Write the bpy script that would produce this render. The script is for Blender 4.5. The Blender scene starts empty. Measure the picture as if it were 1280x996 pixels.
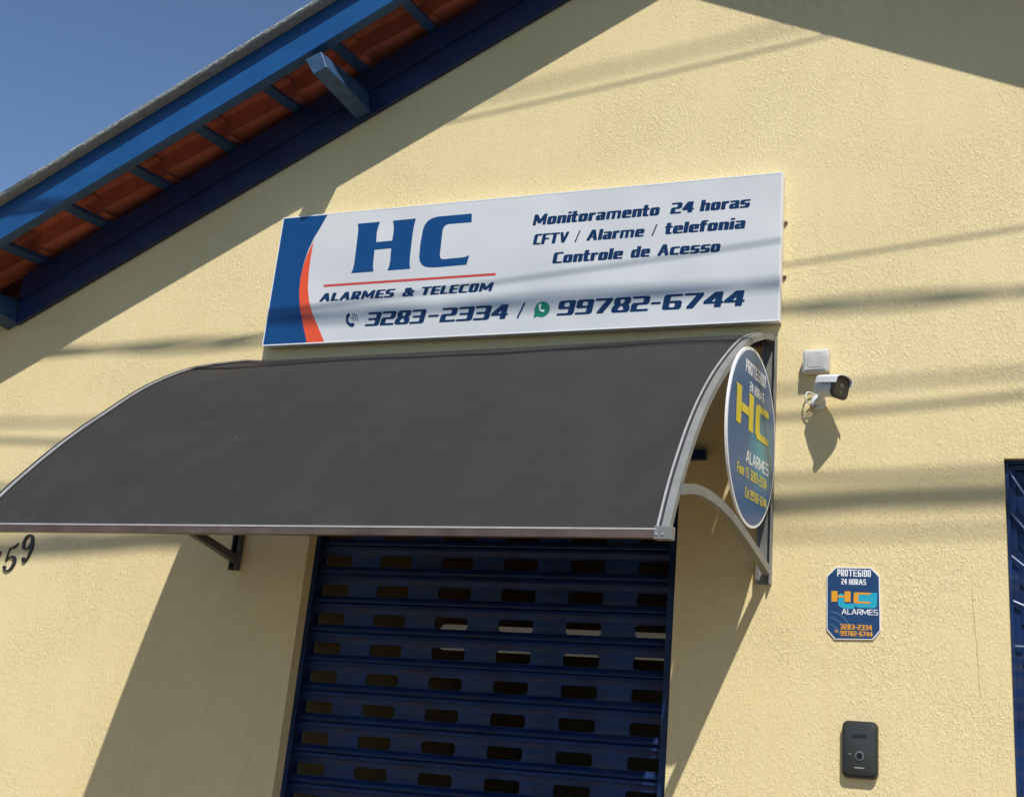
import bpy, bmesh, math, random
from mathutils import Vector, Matrix, noise
random.seed(7)
R = math.radians
scene = bpy.context.scene
COL = scene.collection

# ------------------------------------------------------------------ camera
cam_d = bpy.data.cameras.new('camera')
cam = bpy.data.objects.new('camera', cam_d)
COL.objects.link(cam)
cam_d.sensor_fit = 'HORIZONTAL'
cam_d.sensor_width = 36.0
cam_d.lens = 1489.43 / 1280 * 36
cam_d.shift_x = -(830.76 - 640) / 1280
cam_d.shift_y = (360.43 - 498) / 1280
cam_d.clip_start = 0.05
cam_d.clip_end = 3000
_m = [[0.9416201526911784, -0.054021728679710036, 0.33231482193290396],
      [-0.0567131047750459, 0.9474877500498377, 0.31472303260529094],
      [-0.3318661052180782, -0.3151961553318062, 0.8891098199162077]]
def _w(c): # camera axis (x right, y down, z forward) -> world
    return Vector((sum(_m[i][0]*c[i] for i in range(3)), sum(_m[i][2]*c[i] for i in range(3)), -sum(_m[i][1]*c[i] for i in range(3))))
_x, _y, _z = _w((1, 0, 0)), _w((0, -1, 0)), _w((0, 0, -1))
cam.matrix_world = Matrix(((_x.x, _y.x, _z.x, 0), (_x.y, _y.y, _z.y, -4.6), (_x.z, _y.z, _z.z, 1.6), (0, 0, 0, 1)))
scene.camera = cam

# ------------------------------------------------------------------ light
SUN = Vector((-0.61, 1.0, -1.62))            # direction the sunlight travels
SUN_N = SUN.normalized()
world = bpy.data.worlds.new('World'); scene.world = world
world.use_nodes = True
wn = world.node_tree.nodes; wl = world.node_tree.links
bg = wn['Background']
sky = wn.new('ShaderNodeTexSky')
sky.sky_type = 'NISHITA'; sky.sun_disc = False
sky.sun_elevation = math.asin(-SUN_N.z)
sky.sun_rotation = math.atan2(-SUN_N.x, -SUN_N.y)
sky.air_density = 0.85; sky.dust_density = 0.05; sky.ozone_density = 4.0
wl.new(sky.outputs[0], bg.inputs[0])
bg.inputs[1].default_value = 0.111
sd = bpy.data.lights.new('sun', 'SUN'); sd.energy = 4.85; sd.angle = R(0.5); sd.color = (1.0, 0.955, 0.93)
sun = bpy.data.objects.new('sun', sd); COL.objects.link(sun)
sun.rotation_euler = (-SUN_N).to_track_quat('Z', 'Y').to_euler()
sun.location = (3, -6, 12)
vs = scene.view_settings
vs.view_transform = 'Standard'; vs.look = 'None'; vs.exposure = 0.08; vs.gamma = 1.0
vs.use_curve_mapping = False

# ------------------------------------------------------------------ materials
def mat(name, base, rough=0.6, metal=0.0, spec=0.5, var=0.0, vscale=6.0, bump=0.0, bscale=80.0, col2=None, detail=4.0, coat=0.0):
    m = bpy.data.materials.new(name); m.use_nodes = True
    n = m.node_tree.nodes; l = m.node_tree.links; b = n['Principled BSDF']
    b.inputs['Base Color'].default_value = (*base, 1)
    b.inputs['Roughness'].default_value = rough
    b.inputs['Metallic'].default_value = metal
    b.inputs['Specular IOR Level'].default_value = spec
    b.inputs['Coat Weight'].default_value = coat
    tc = n.new('ShaderNodeTexCoord')
    if var or col2:
        t = n.new('ShaderNodeTexNoise'); t.inputs['Scale'].default_value = vscale; t.inputs['Detail'].default_value = detail
        l.new(tc.outputs['Object'], t.inputs['Vector'])
        r = n.new('ShaderNodeValToRGB'); l.new(t.outputs['Fac'], r.inputs[0])
        c2 = col2 or tuple(c*(1-var) for c in base)
        r.color_ramp.elements[0].position = 0.33; r.color_ramp.elements[1].position = 0.67
        r.color_ramp.elements[0].color = (*c2, 1); r.color_ramp.elements[1].color = (*(base if col2 else tuple(min(1, c*(1+var)) for c in base)), 1)
        l.new(r.outputs[0], b.inputs['Base Color'])
    if bump:
        t = n.new('ShaderNodeTexNoise'); t.inputs['Scale'].default_value = bscale; t.inputs['Detail'].default_value = 3
        l.new(tc.outputs['Object'], t.inputs['Vector'])
        bp = n.new('ShaderNodeBump'); bp.inputs['Strength'].default_value = 1; bp.inputs['Distance'].default_value = bump
        l.new(t.outputs['Fac'], bp.inputs['Height']); l.new(bp.outputs[0], b.inputs['Normal'])
    return m

def wall_material():
    m = bpy.data.materials.new('yellow_textured_paint'); m.use_nodes = True
    n = m.node_tree.nodes; l = m.node_tree.links; b = n['Principled BSDF']
    b.inputs['Roughness'].default_value = 0.62; b.inputs['Specular IOR Level'].default_value = 0.3
    tc = n.new('ShaderNodeTexCoord')
    def noise_(scale, detail, vec, dist=0.0, rough=0.5):
        t = n.new('ShaderNodeTexNoise'); t.inputs['Scale'].default_value = scale; t.inputs['Detail'].default_value = detail
        t.inputs['Distortion'].default_value = dist; t.inputs['Roughness'].default_value = rough
        l.new(vec, t.inputs['Vector']); return t.outputs['Fac']
    def math_(op, a, b_=None, c=None):
        k = n.new('ShaderNodeMath'); k.operation = op
        for i, v in enumerate((a, b_, c)):
            if v is None: continue
            if isinstance(v, (int, float)): k.inputs[i].default_value = v
            else: l.new(v, k.inputs[i])
        return k.outputs[0]
    def mapr(v, a0, a1, b0, b1, smooth=True):
        k = n.new('ShaderNodeMapRange'); k.interpolation_type = 'SMOOTHSTEP' if smooth else 'LINEAR'
        l.new(v, k.inputs[0])
        for i, q in enumerate((a0, a1, b0, b1)): k.inputs[1+i].default_value = q
        return k.outputs[0]
    obj = tc.outputs['Object']
    # slightly slanted stretch: trowelled plaster drags
    mp = n.new('ShaderNodeMapping'); mp.inputs['Scale'].default_value = (1.25, 1.0, 0.72); mp.inputs['Rotation'].default_value = (0, R(14), 0)
    l.new(obj, mp.inputs[0])
    w1 = noise_(46, 3.0, mp.outputs[0], 1.0, 0.55)
    ridge = math_('ABSOLUTE', math_('SUBTRACT', w1, 0.5))
    ridge = mapr(ridge, 0.0, 0.075, 1.0, 0.0)            # worm like ridges
    amount = mapr(noise_(2.1, 3.0, obj), 0.35, 0.66, 0.5, 1.0)
    blob = mapr(noise_(75, 2.5, mp.outputs[0], 0.4), 0.5, 0.72, 0.0, 1.0)
    fine = noise_(190, 3.0, obj)
    big = noise_(5.0, 2.0, obj)
    h = math_('MULTIPLY', math_('MULTIPLY', ridge, amount), 0.55)
    h = math_('ADD', h, math_('MULTIPLY', math_('MULTIPLY', blob, amount), 0.75))
    h = math_('ADD', h, math_('MULTIPLY', fine, 0.22))
    h = math_('ADD', h, math_('MULTIPLY', big, 1.2))
    bp = n.new('ShaderNodeBump'); bp.inputs['Strength'].default_value = 1.0; bp.inputs['Distance'].default_value = WALL_BUMP
    l.new(h, bp.inputs['Height']); l.new(bp.outputs[0], b.inputs['Normal'])
    # paint tone: broad patches, fine speckle, and brushed darker drags
    t1 = noise_(1.1, 4.0, obj)
    mp2 = n.new('ShaderNodeMapping'); mp2.inputs['Scale'].default_value = (9, 1, 1.1); l.new(obj, mp2.inputs[0])
    t2 = noise_(2.2, 4.0, mp2.outputs[0])
    mix = n.new('ShaderNodeMix'); mix.data_type = 'RGBA'
    mix.inputs[6].default_value = (*WALL_A, 1); mix.inputs[7].default_value = (*WALL_B, 1)
    l.new(mapr(math_('ADD', math_('MULTIPLY', t1, 0.6), math_('MULTIPLY', t2, 0.4)), 0.38, 0.62, 0, 1), mix.inputs[0])
    mix2 = n.new('ShaderNodeMix'); mix2.data_type = 'RGBA'; mix2.blend_type = 'MULTIPLY'
    l.new(mix.outputs[2], mix2.inputs[6]); mix2.inputs[7].default_value = (0.95, 0.94, 0.91, 1)
    l.new(mapr(noise_(120, 3, obj), 0.52, 0.7, 0, 0.55), mix2.inputs[0])
    l.new(mix2.outputs[2], b.inputs['Base Color'])
    return m
WALL_BUMP = 0.0016
WALL_A = (0.745, 0.61, 0.31); WALL_B = (0.77, 0.64, 0.34)
M = {}
def wood(m, dist=0.0012):
    n = m.node_tree.nodes; l = m.node_tree.links
    tc = n.new('ShaderNodeTexCoord'); mp = n.new('ShaderNodeMapping'); mp.inputs['Scale'].default_value = (1.2, 24, 24); mp.inputs['Rotation'].default_value = (0, R(26), 0)
    l.new(tc.outputs['Object'], mp.inputs[0]); t = n.new('ShaderNodeTexNoise'); t.inputs['Scale'].default_value = 3; t.inputs['Detail'].default_value = 5
    l.new(mp.outputs[0], t.inputs['Vector']); b = n.new('ShaderNodeBump'); b.inputs['Distance'].default_value = dist; l.new(t.outputs['Fac'], b.inputs['Height'])
    l.new(b.outputs[0], n['Principled BSDF'].inputs['Normal'])
M['wall'] = wall_material()
M['navy'] = mat('navy_gloss_paint', (0.008, 0.020, 0.070), 0.45, var=0.25, vscale=9, bump=0.0006, bscale=60)
M['fascia'] = mat('blue_gloss_paint', (0.006, 0.072, 0.215), 0.42, var=0.12, vscale=4, bump=0.0008, bscale=40)
wood(M['navy']); wood(M['fascia'], .002)
M['slat'] = mat('blue_shutter_paint', (0.005, 0.023, 0.088), 0.42, spec=0.3, var=0.3, vscale=7, bump=0.0006, bscale=9)
M['tile'] = mat('red_clay', (0.50, 0.12, 0.062), 0.85, var=0.14, vscale=22, bump=0.0015, bscale=120)
_n = M['tile'].node_tree.nodes; _l = M['tile'].node_tree.links
_oi = _n.new('ShaderNodeObjectInfo'); _hs = _n.new('ShaderNodeHueSaturation'); _mr = _n.new('ShaderNodeMapRange')
_l.new(_oi.outputs['Random'], _mr.inputs[0]); _mr.inputs[3].default_value = 0.72; _mr.inputs[4].default_value = 1.08
_l.new(_n['Principled BSDF'].inputs['Base Color'].links[0].from_socket, _hs.inputs['Color']); _l.new(_mr.outputs[0], _hs.inputs['Value']); _hs.inputs['Saturation'].default_value = 0.94
_l.new(_hs.outputs[0], _n['Principled BSDF'].inputs['Base Color'])
M['lichen'] = mat('lichen_mortar', (0.36, 0.39, 0.36), 0.95, col2=(0.24, 0.27, 0.26), vscale=45, bump=0.006, bscale=70)
M['canvas'] = mat('charcoal_canvas', (0.078, 0.074, 0.068), 0.58, spec=0.35, col2=(0.066, 0.064, 0.060), vscale=7, detail=9, bump=0.0035, bscale=260)
M['alu'] = mat('brushed_aluminium', (0.46, 0.45, 0.43), 0.38, metal=0.35, var=0.1, vscale=20)
M['alubrown'] = mat('bronze_aluminium', (0.16, 0.11, 0.085), 0.4, metal=0.6, var=0.25, vscale=8)
M['steel'] = mat('grey_painted_steel', (0.19, 0.195, 0.18), 0.5, var=0.12, vscale=12, bump=0.0004, bscale=150)
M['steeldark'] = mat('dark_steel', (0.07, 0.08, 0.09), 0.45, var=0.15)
M['rubber'] = mat('black_gasket', (0.012, 0.012, 0.013), 0.6)
M['sheet'] = mat('white_composite_sheet', (0.60, 0.615, 0.595), 0.32, spec=0.5, var=0.015, vscale=2)
_n = M['sheet'].node_tree.nodes; _l = M['sheet'].node_tree.links
_t = _n.new('ShaderNodeTexNoise'); _t.inputs['Scale'].default_value = 2.2; _t.inputs['Detail'].default_value = 1
_c = _n.new('ShaderNodeTexCoord'); _l.new(_c.outputs['Object'], _t.inputs['Vector'])
_k = _n.new('ShaderNodeBump'); _k.inputs['Distance'].default_value = .03; _l.new(_t.outputs['Fac'], _k.inputs['Height']); _l.new(_k.outputs[0], _n['Principled BSDF'].inputs['Normal'])
M['edge'] = mat('white_edge_trim', (0.75, 0.76, 0.76), 0.4)
M['print_blue'] = mat('blue_vinyl', (0.006, 0.060, 0.185), 0.34, spec=0.3)
M['print_navy'] = mat('navy_vinyl', (0.004, 0.028, 0.09), 0.36, spec=0.3)
M['print_orange'] = mat('orange_vinyl', (0.75, 0.085, 0.022), 0.36)
M['print_red'] = mat('red_vinyl', (0.52, 0.06, 0.045), 0.36)
M['print_green'] = mat('green_vinyl', (0.005, 0.19, 0.10), 0.36)
M['print_white'] = mat('white_vinyl', (0.78, 0.80, 0.80), 0.36)
M['print_yellow'] = mat('yellow_vinyl', (0.62, 0.50, 0.02), 0.36)
M['print_amber'] = mat('amber_vinyl', (0.72, 0.33, 0.02), 0.36)
M['print_teal'] = mat('teal_vinyl', (0.02, 0.36, 0.50), 0.36)
M['white_plastic'] = mat('white_plastic', (0.72, 0.73, 0.72), 0.35, var=0.03)
M['box_plastic'] = mat('aged_white_plastic', (0.62, 0.60, 0.54), 0.45, var=0.05, vscale=25)
M['black_plastic'] = mat('black_plastic', (0.016, 0.018, 0.018), 0.3)
M['glass_black'] = mat('black_glass', (0.01, 0.011, 0.012), 0.08, coat=0.5)
M['lens'] = mat('lens_glass', (0.09, 0.085, 0.075), 0.12)
M['iron'] = mat('black_cast_iron', (0.018, 0.017, 0.016), 0.4)
M['concrete'] = mat('pavement_concrete', (0.255, 0.175, 0.085), 0.9, var=0.15, vscale=3, bump=0.003, bscale=60)
M['asphalt'] = mat('asphalt', (0.05, 0.048, 0.045), 0.9, var=0.2, vscale=3, bump=0.004, bscale=120)
M['cable'] = mat('black_cable', (0.02, 0.02, 0.02), 0.6)
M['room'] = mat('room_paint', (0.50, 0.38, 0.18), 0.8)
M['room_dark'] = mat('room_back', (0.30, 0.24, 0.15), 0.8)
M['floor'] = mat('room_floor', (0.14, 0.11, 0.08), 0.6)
M['warm_wire'] = mat('yellow_wire', (0.25, 0.19, 0.09), 0.5)
def oval_material(name, base, glow, centre, rad, axes):
    m = mat(name, base, 0.36); n = m.node_tree.nodes; l = m.node_tree.links; b = n['Principled BSDF']
    tc = n.new('ShaderNodeTexCoord'); mp = n.new('ShaderNodeMapping')
    mp.inputs['Location'].default_value = tuple(-c/rad for c in centre); mp.inputs['Scale'].default_value = (1/rad,)*3
    l.new(tc.outputs['Object'], mp.inputs[0])
    g = n.new('ShaderNodeTexGradient'); g.gradient_type = 'SPHERICAL'; l.new(mp.outputs[0], g.inputs[0])
    r = n.new('ShaderNodeValToRGB'); l.new(g.outputs[1], r.inputs[0])
    r.color_ramp.elements[0].color = (*base, 1); r.color_ramp.elements[1].color = (*glow, 1)
    r.color_ramp.elements[1].position = 0.85
    l.new(r.outputs[0], b.inputs['Base Color'])
    return m
def streaks(m, tint, scale, amt):
    n = m.node_tree.nodes; l = m.node_tree.links; b = n['Principled BSDF']
    tc = n.new('ShaderNodeTexCoord'); mp = n.new('ShaderNodeMapping'); mp.inputs['Scale'].default_value = scale
    l.new(tc.outputs['Object'], mp.inputs[0]); t = n.new('ShaderNodeTexNoise'); t.inputs['Scale'].default_value = 1; t.inputs['Detail'].default_value = 6
    l.new(mp.outputs[0], t.inputs['Vector']); r = n.new('ShaderNodeMapRange'); l.new(t.outputs['Fac'], r.inputs[0])
    r.inputs[1].default_value = .52; r.inputs[2].default_value = .75; r.inputs[4].default_value = amt
    x = n.new('ShaderNodeMix'); x.data_type = 'RGBA'; l.new(r.outputs[0], x.inputs[0])
    l.new(b.inputs['Base Color'].links[0].from_socket, x.inputs[6]); x.inputs[7].default_value = (*tint, 1); l.new(x.outputs[2], b.inputs['Base Color'])
streaks(M['canvas'], (0.10, 0.095, 0.088), (5, 2.6, 2.6), .3)
streaks(M['slat'], (0.05, 0.055, 0.065), (5, 3, 34), .5)
glowbar_mat = bpy.data.materials.new('glowing_bar'); glowbar_mat.use_nodes = True  # pale bar inside the doorway: glow added as emission, not a lamp
_b = glowbar_mat.node_tree.nodes['Principled BSDF']; _b.inputs['Base Color'].default_value = (0.7, 0.68, 0.6, 1)
_b.inputs['Emission Color'].default_value = (1, 0.9, 0.72, 1); _b.inputs['Emission Strength'].default_value = 0.055

# ------------------------------------------------------------------ object helpers
def put(name, me, parent=None, m=None):
    o = bpy.data.objects.new(name, me); COL.objects.link(o)
    if parent: o.parent = parent
    if m is not None and not me.materials: me.materials.append(m)
    return o
def fin(name, bm, m, parent=None, smooth=False, bevel=0.0, seg=2):
    bmesh.ops.recalc_face_normals(bm, faces=bm.faces)
    if bevel:
        bmesh.ops.bevel(bm, geom=[e for e in bm.edges if len(e.link_faces) == 2 and e.calc_face_angle(0) > 0.5],
                        offset=bevel, segments=seg, affect='EDGES', profile=0.5)
    me = bpy.data.meshes.new(name); bm.to_mesh(me); bm.free()
    if smooth:
        for p in me.polygons: p.use_smooth = True
        try: me.set_sharp_from_angle(angle=R(35))
        except Exception: pass
    o = put(name, me, parent, m)
    return o
def empty(name, loc=(0, 0, 0)):
    o = bpy.data.objects.new(name, None); COL.objects.link(o); o.location = loc; o.empty_display_size = 0.1
    return o
def tag(o, label, cat, group=None):
    o['label'] = label; o['category'] = cat
    if group: o['group'] = group
    return o
def box(bm, x0, x1, y0, y1, z0, z1):
    v = [bm.verts.new(p) for p in ((x0,y0,z0),(x1,y0,z0),(x1,y1,z0),(x0,y1,z0),(x0,y0,z1),(x1,y0,z1),(x1,y1,z1),(x0,y1,z1))]
    for f in ((0,3,2,1),(4,5,6,7),(0,1,5,4),(1,2,6,5),(2,3,7,6),(3,0,4,7)): bm.faces.new([v[i] for i in f])
    return v
def prism(bm, pts, axis, a0, a1):
    """closed outline swept along an axis; pts are the two other coordinates"""
    def P(p, a):
        return {'x': (a, p[0], p[1]), 'y': (p[0], a, p[1]), 'z': (p[0], p[1], a)}[axis]
    v0 = [bm.verts.new(P(p, a0)) for p in pts]; v1 = [bm.verts.new(P(p, a1)) for p in pts]
    bm.faces.new(v0); bm.faces.new(list(reversed(v1)))
    for i in range(len(pts)):
        j = (i+1) % len(pts); bm.faces.new((v0[i], v1[i], v1[j], v0[j]))
def tube(bm, pts, r, n=8, caps=True, radii=None):
    pts = [Vector(p) for p in pts]; rings = []
    up = Vector((0, 0, 1))
    for i, p in enumerate(pts):
        d = (pts[min(i+1, len(pts)-1)] - pts[max(i-1, 0)]).normalized()
        a = d.cross(up)
        if a.length < 1e-3: a = d.cross(Vector((1, 0, 0)))
        a.normalize(); b = a.cross(d).normalized()
        rr = radii[i] if radii else r
        rings.append([bm.verts.new(p + (a*math.cos(2*math.pi*k/n) + b*math.sin(2*math.pi*k/n))*rr) for k in range(n)])
    for q in range(len(rings)-1):
        for k in range(n): bm.faces.new((rings[q][k], rings[q][(k+1) % n], rings[q+1][(k+1) % n], rings[q+1][k]))
    if caps: bm.faces.new(list(reversed(rings[0]))); bm.faces.new(rings[-1])
def sweep_yz(bm, prof, x0, x1, th):
    """rectangular bar following a profile in the YZ plane, thickness th towards the inside"""
    n = len(prof); rows = []
    for i, p in enumerate(prof):
        a = Vector(prof[max(i-1, 0)]); c = Vector(prof[min(i+1, n-1)]); t = (c-a).normalized(); nn = Vector((t.y, -t.x))
        q = Vector(p) + nn*th*SGN[0]
        rows.append([bm.verts.new((x0, p[0], p[1])), bm.verts.new((x1, p[0], p[1])), bm.verts.new((x1, q.x, q.y)), bm.verts.new((x0, q.x, q.y))])
    for i in range(n-1):
        for k in range(4): bm.faces.new((rows[i][k], rows[i][(k+1) % 4], rows[i+1][(k+1) % 4], rows[i+1][k]))
    bm.faces.new(rows[0]); bm.faces.new(list(reversed(rows[-1])))
SGN = [1]
def smooth_prof(pts, n=40):
    """Catmull-Rom through points"""
    P = [Vector(p) for p in pts]; P = [2*P[0]-P[1]] + P + [2*P[-1]-P[-2]]
    out = []; segs = len(P)-3; per = max(2, n//segs)
    for s in range(segs):
        a, b, c, d = P[s:s+4]
        for k in range(per):
            t = k/per
            out.append(0.5*((2*b)+(c-a)*t+(2*a-5*b+4*c-d)*t*t+(3*b-a-3*c+d)*t**3))
    out.append(P[-2]); return [tuple(p) for p in out]

# ------------------------------------------------------------------ flat print: pen-swept lettering
class Plane2:
    """flat print surface: origin, u (right), v (up), n (towards the viewer)"""
    def __init__(s, o, u, v): s.o = Vector(o); s.u = Vector(u); s.v = Vector(v); s.n = s.u.cross(s.v).normalized()
    def P(s, x, y, d=0.0): return s.o + s.u*x + s.v*y + s.n*d
def hull(pts):
    pts = sorted(set((round(p[0], 6), round(p[1], 6)) for p in pts))
    def half(ps):
        o = []
        for p in ps:
            while len(o) > 1 and (o[-1][0]-o[-2][0])*(p[1]-o[-2][1]) - (o[-1][1]-o[-2][1])*(p[0]-o[-2][0]) <= 1e-12: o.pop()
            o.append(p)
        return o
    a, b = half(pts), half(reversed(pts)); return a[:-1] + b[:-1]
def pen_rect(w, h, c):
    c = min(c, w/2*0.98, h/2*0.98); a, b = w/2, h/2
    return [(a, b-c), (a-c, b), (-a+c, b), (-a, b-c), (-a, -b+c), (-a+c, -b), (a-c, -b), (a, -b+c)]
def glyph(ch, w, pw, ph, xh=0.74):
    l, r, b, t = pw/2, w-pw/2, ph/2, 1-ph/2
    m = 0.5; X = xh-ph/2; c = ph*0.5; cx = w/2; xm = xh*0.5
    G = {
     '0': [[(l,b+c),(l,t-c),(l+c,t),(r-c,t),(r,t-c),(r,b+c),(r-c,b),(l+c,b),(l,b+c)]],
     '1': [[(cx-w*.22,t-.06),(cx,t),(cx,b)]],
     '2': [[(l,t),(r-c,t),(r,t-c),(r,m+c),(r-c,m),(l+c,m),(l,m-c),(l,b),(r,b)]],
     '3': [[(l,t),(r-c,t),(r,t-c),(r,m+c*.8),(r-c*.8,m),(l+.12,m)],[(r-c*.8,m),(r,m-c*.8),(r,b+c),(r-c,b),(l,b)]],
     '4': [[(r-.06,b),(r-.06,t),(r-.16,t),(l,m-.12),(l,m-.18),(r+.04,m-.18)]],
     '5': [[(r,t),(l,t),(l,m),(r-c,m),(r,m-c),(r,b+c),(r-c,b),(l,b)]],
     '6': [[(r-.02,t),(l+c,t),(l,t-c),(l,b+c),(l+c,b),(r-c,b),(r,b+c),(r,m-c),(r-c,m),(l,m)]],
     '7': [[(l,t),(r,t),(r,t-.08),(l+w*.22,b)]],
     '8': [[(l+.12,m),(l+.03,m+.2),(l+.03,t-c),(l+c+.03,t),(r-c-.01,t),(r-.01,t-c),(r-.01,m+.2),(r-.12,m),(l+.12,m),(l-.02,m-.2),(l-.02,b+c),(l+c,b),(r-c,b),(r+.01,b+c),(r+.01,m-.2),(r-.12,m)]],
     '9': [[(l+.02,b),(r-c,b),(r,b+c),(r,t-c),(r-c,t),(l+c,t),(l,t-c),(l,m+c),(l+c,m),(r,m)]],
     '-': [[(l-.02,m-.02),(r+.02,m-.02)]],
     'A': [[(l,b),(cx-.02,t),(cx+.05,t),(r,b)],[(l+w*.2,b+.26),(r-w*.12,b+.26)]],
     'C': [[(r,t),(l+c,t),(l,t-c),(l,b+c),(l+c,b),(r,b)]],
     'D': [[(l,b),(l,t),(r-c,t),(r,t-c),(r,b+c),(r-c,b),(l,b)]],
     'E': [[(r,t),(l,t),(l,b),(r,b)],[(l,m),(r-.04,m)]],
     'F': [[(r,t),(l,t),(l,b)],[(l,m),(r-.04,m)]],
     'G': [[(r,t),(l+c,t),(l,t-c),(l,b+c),(l+c,b),(r,b),(r,m),(cx,m)]],
     'H': [[(l,b),(l,t)],[(r,b),(r,t)],[(l,m),(r,m)]],
     'I': [[(cx,b),(cx,t)]],
     'L': [[(l,t),(l,b),(r,b)]],
     'M': [[(l,b),(l,t),(l+.03,t),(cx,b+.16),(r-.03,t),(r,t),(r,b)]],
     'N': [[(l,b),(l,t),(r,b),(r,t)]],
     'O': [[(l,b+c),(l,t-c),(l+c,t),(r-c,t),(r,t-c),(r,b+c),(r-c,b),(l+c,b),(l,b+c)]],
     'P': [[(l,b),(l,t),(r-c,t),(r,t-c),(r,m),(r-c,m-c),(l,m-c)]],
     'R': [[(l,b),(l,t),(r-c,t),(r,t-c),(r,m+.04),(r-c,m-c+.04),(l,m-c+.04)],[(cx,m-c+.04),(r,b)]],
     'S': [[(r,t),(l+c,t),(l,t-c),(l,m+c),(l+c,m),(r-c,m),(r,m-c),(r,b+c),(r-c,b),(l,b)]],
     'T': [[(l-.03,t),(r+.03,t)],[(cx,t),(cx,b)]],
     'V': [[(l,t),(cx-.02,b),(cx+.02,b),(r,t)]],
     'a': [[(l+.03,X),(r-c,X),(r,X-c),(r,b)],[(r,xm+.02),(l+c,xm+.02),(l,xm-c+.02),(l,b+c),(l+c,b),(r,b)]],
     'c': [[(r,X),(l+c,X),(l,X-c),(l,b+c),(l+c,b),(r,b)]],
     'd': [[(r,1-ph/2),(r,b),(l+c,b),(l,b+c),(l,X-c),(l+c,X),(r,X)]],
     'e': [[(r,b),(l+c,b),(l,b+c),(l,X-c),(l+c,X),(r-c,X),(r,X-c),(r,xm),(l,xm)]],
     'f': [[(cx-.06,b),(cx-.06,t-c),(cx-.06+c,t),(r+.02,t)],[(l-.06,X),(r,X)]],
     'h': [[(l,b),(l,t)],[(l,X),(r-c,X),(r,X-c),(r,b)]],
     'i': [[(cx,b),(cx,X)],[(cx,t),(cx,t-.005)]],
     'l': [[(cx,b),(cx,t)]],
     'm': [[(l,b),(l,X),(r-c,X),(r,X-c),(r,b)],[(cx,X),(cx,b)]],
     'n': [[(l,b),(l,X),(r-c,X),(r,X-c),(r,b)]],
     'o': [[(l,b+c),(l,X-c),(l+c,X),(r-c,X),(r,X-c),(r,b+c),(r-c,b),(l+c,b),(l,b+c)]],
     'r': [[(l,b),(l,X),(r,X),(r,X-.05)]],
     's': [[(r,X),(l+c,X),(l,X-c*.8),(l,xm+c*.4),(l+c*.6,xm),(r-c*.6,xm),(r,xm-c*.4),(r,b+c*.8),(r-c,b),(l,b)]],
     't': [[(cx-.06,.94),(cx-.06,b+c),(cx-.06+c,b),(r,b)],[(l-.06,X),(r,X)]],
     '.': [[(cx,b),(cx,b+.02)]],
    }
    return G.get(ch, [])
WIDTHS = {'1': .5, 'I': .30, 'i': .30, 'l': .30, '-': .48, ' ': .34, '.': .28, 'M': 1.1, 'm': 1.16, '/': .42, 'f': .5, 't': .5, 'r': .54, '&': .9, 'A': .9, 'V': .85, 'T': .78, 'L': .66, 'F': .7, 'E': .72}
def write(bm, pl, text, x0, x1, y0, h, pw=.24, ph=.14, shear=.17, base_w=.76, low_w=.72, gap=.09, d=0.0006, xh=.74, condensed=False):
    """text fitted between x0 and x1 on plane pl, cap height h"""
    ws = []
    for ch in text:
        w = WIDTHS.get(ch, low_w if ch.islower() else base_w)
        if ch.isdigit() and ch != '1': w = base_w
        ws.append(w)
    tot = sum(ws) + gap*(len(text)-1); sx = (x1-x0)/(tot*h)
    x = 0.0
    for ch, w in zip(text, ws):
        if ch == '/':
            strokes = [[(.06, .03), (w-.06, .97)]]; pen = pen_rect(pw*.42, ph*.5, .02)
        elif ch == '&':
            pen = pen_rect(pw*.85, ph, ph*.25)
            strokes = [[(w-.12,.62),(w-.12,.5),(.42,.07),(.22,.07),(.13,.18),(.13,.36),(.5,.66),(.52,.84),(.44,.93),(.26,.93),(.2,.82),(.24,.7),(w-.1,.07)]]
        else:
            if ch in 'AMVN' and not condensed: pen = pen_rect(pw*.8, ph, ph*.2)
            elif ch == 'i' or ch == '.': pen = pen_rect(pw, ph, ph*.15)
            elif ch == 'm': pen = pen_rect(pw*.82, ph, ph*.2)
            else: pen = pen_rect(pw, ph, ph*.2)
            strokes = glyph(ch, w, pw, ph, xh)
        k = 0
        for s in strokes:
            for i in range(len(s)-1):
                a, b = s[i], s[i+1]
                hp = hull([(a[0]+p[0], a[1]+p[1]) for p in pen] + [(b[0]+p[0], b[1]+p[1]) for p in pen])
                vs_ = [bm.verts.new(pl.P(x0 + (x+p[0])*h*sx + (p[1]-.0)*h*shear, y0+p[1]*h, d + k*3e-5)) for p in hp]
                bm.faces.new(vs_); k += 1
        x += w+gap
def poly(bm, pl, pts, d=0.0005):
    bm.faces.new([bm.verts.new(pl.P(p[0], p[1], d)) for p in pts])
def stroke(bm, pl, pts, r, d=0.0006, n=12):
    """round-pen stroke; pts (x, y[, radius])"""
    circ = [(math.cos(2*math.pi*i/n), math.sin(2*math.pi*i/n)) for i in range(n)]
    for k in range(len(pts)-1):
        a, b = pts[k], pts[k+1]; ra = a[2] if len(a) > 2 else r; rb = b[2] if len(b) > 2 else r
        hp = hull([(a[0]+c[0]*ra, a[1]+c[1]*ra) for c in circ] + [(b[0]+c[0]*rb, b[1]+c[1]*rb) for c in circ])
        bm.faces.new([bm.verts.new(pl.P(p[0], p[1], d+k*3e-5)) for p in hp])
def print_obj(name, fn, m, parent):
    bm = bmesh.new(); fn(bm)
    me = bpy.data.meshes.new(name); bm.to_mesh(me); bm.free()
    return put(name, me, parent, m)

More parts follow.
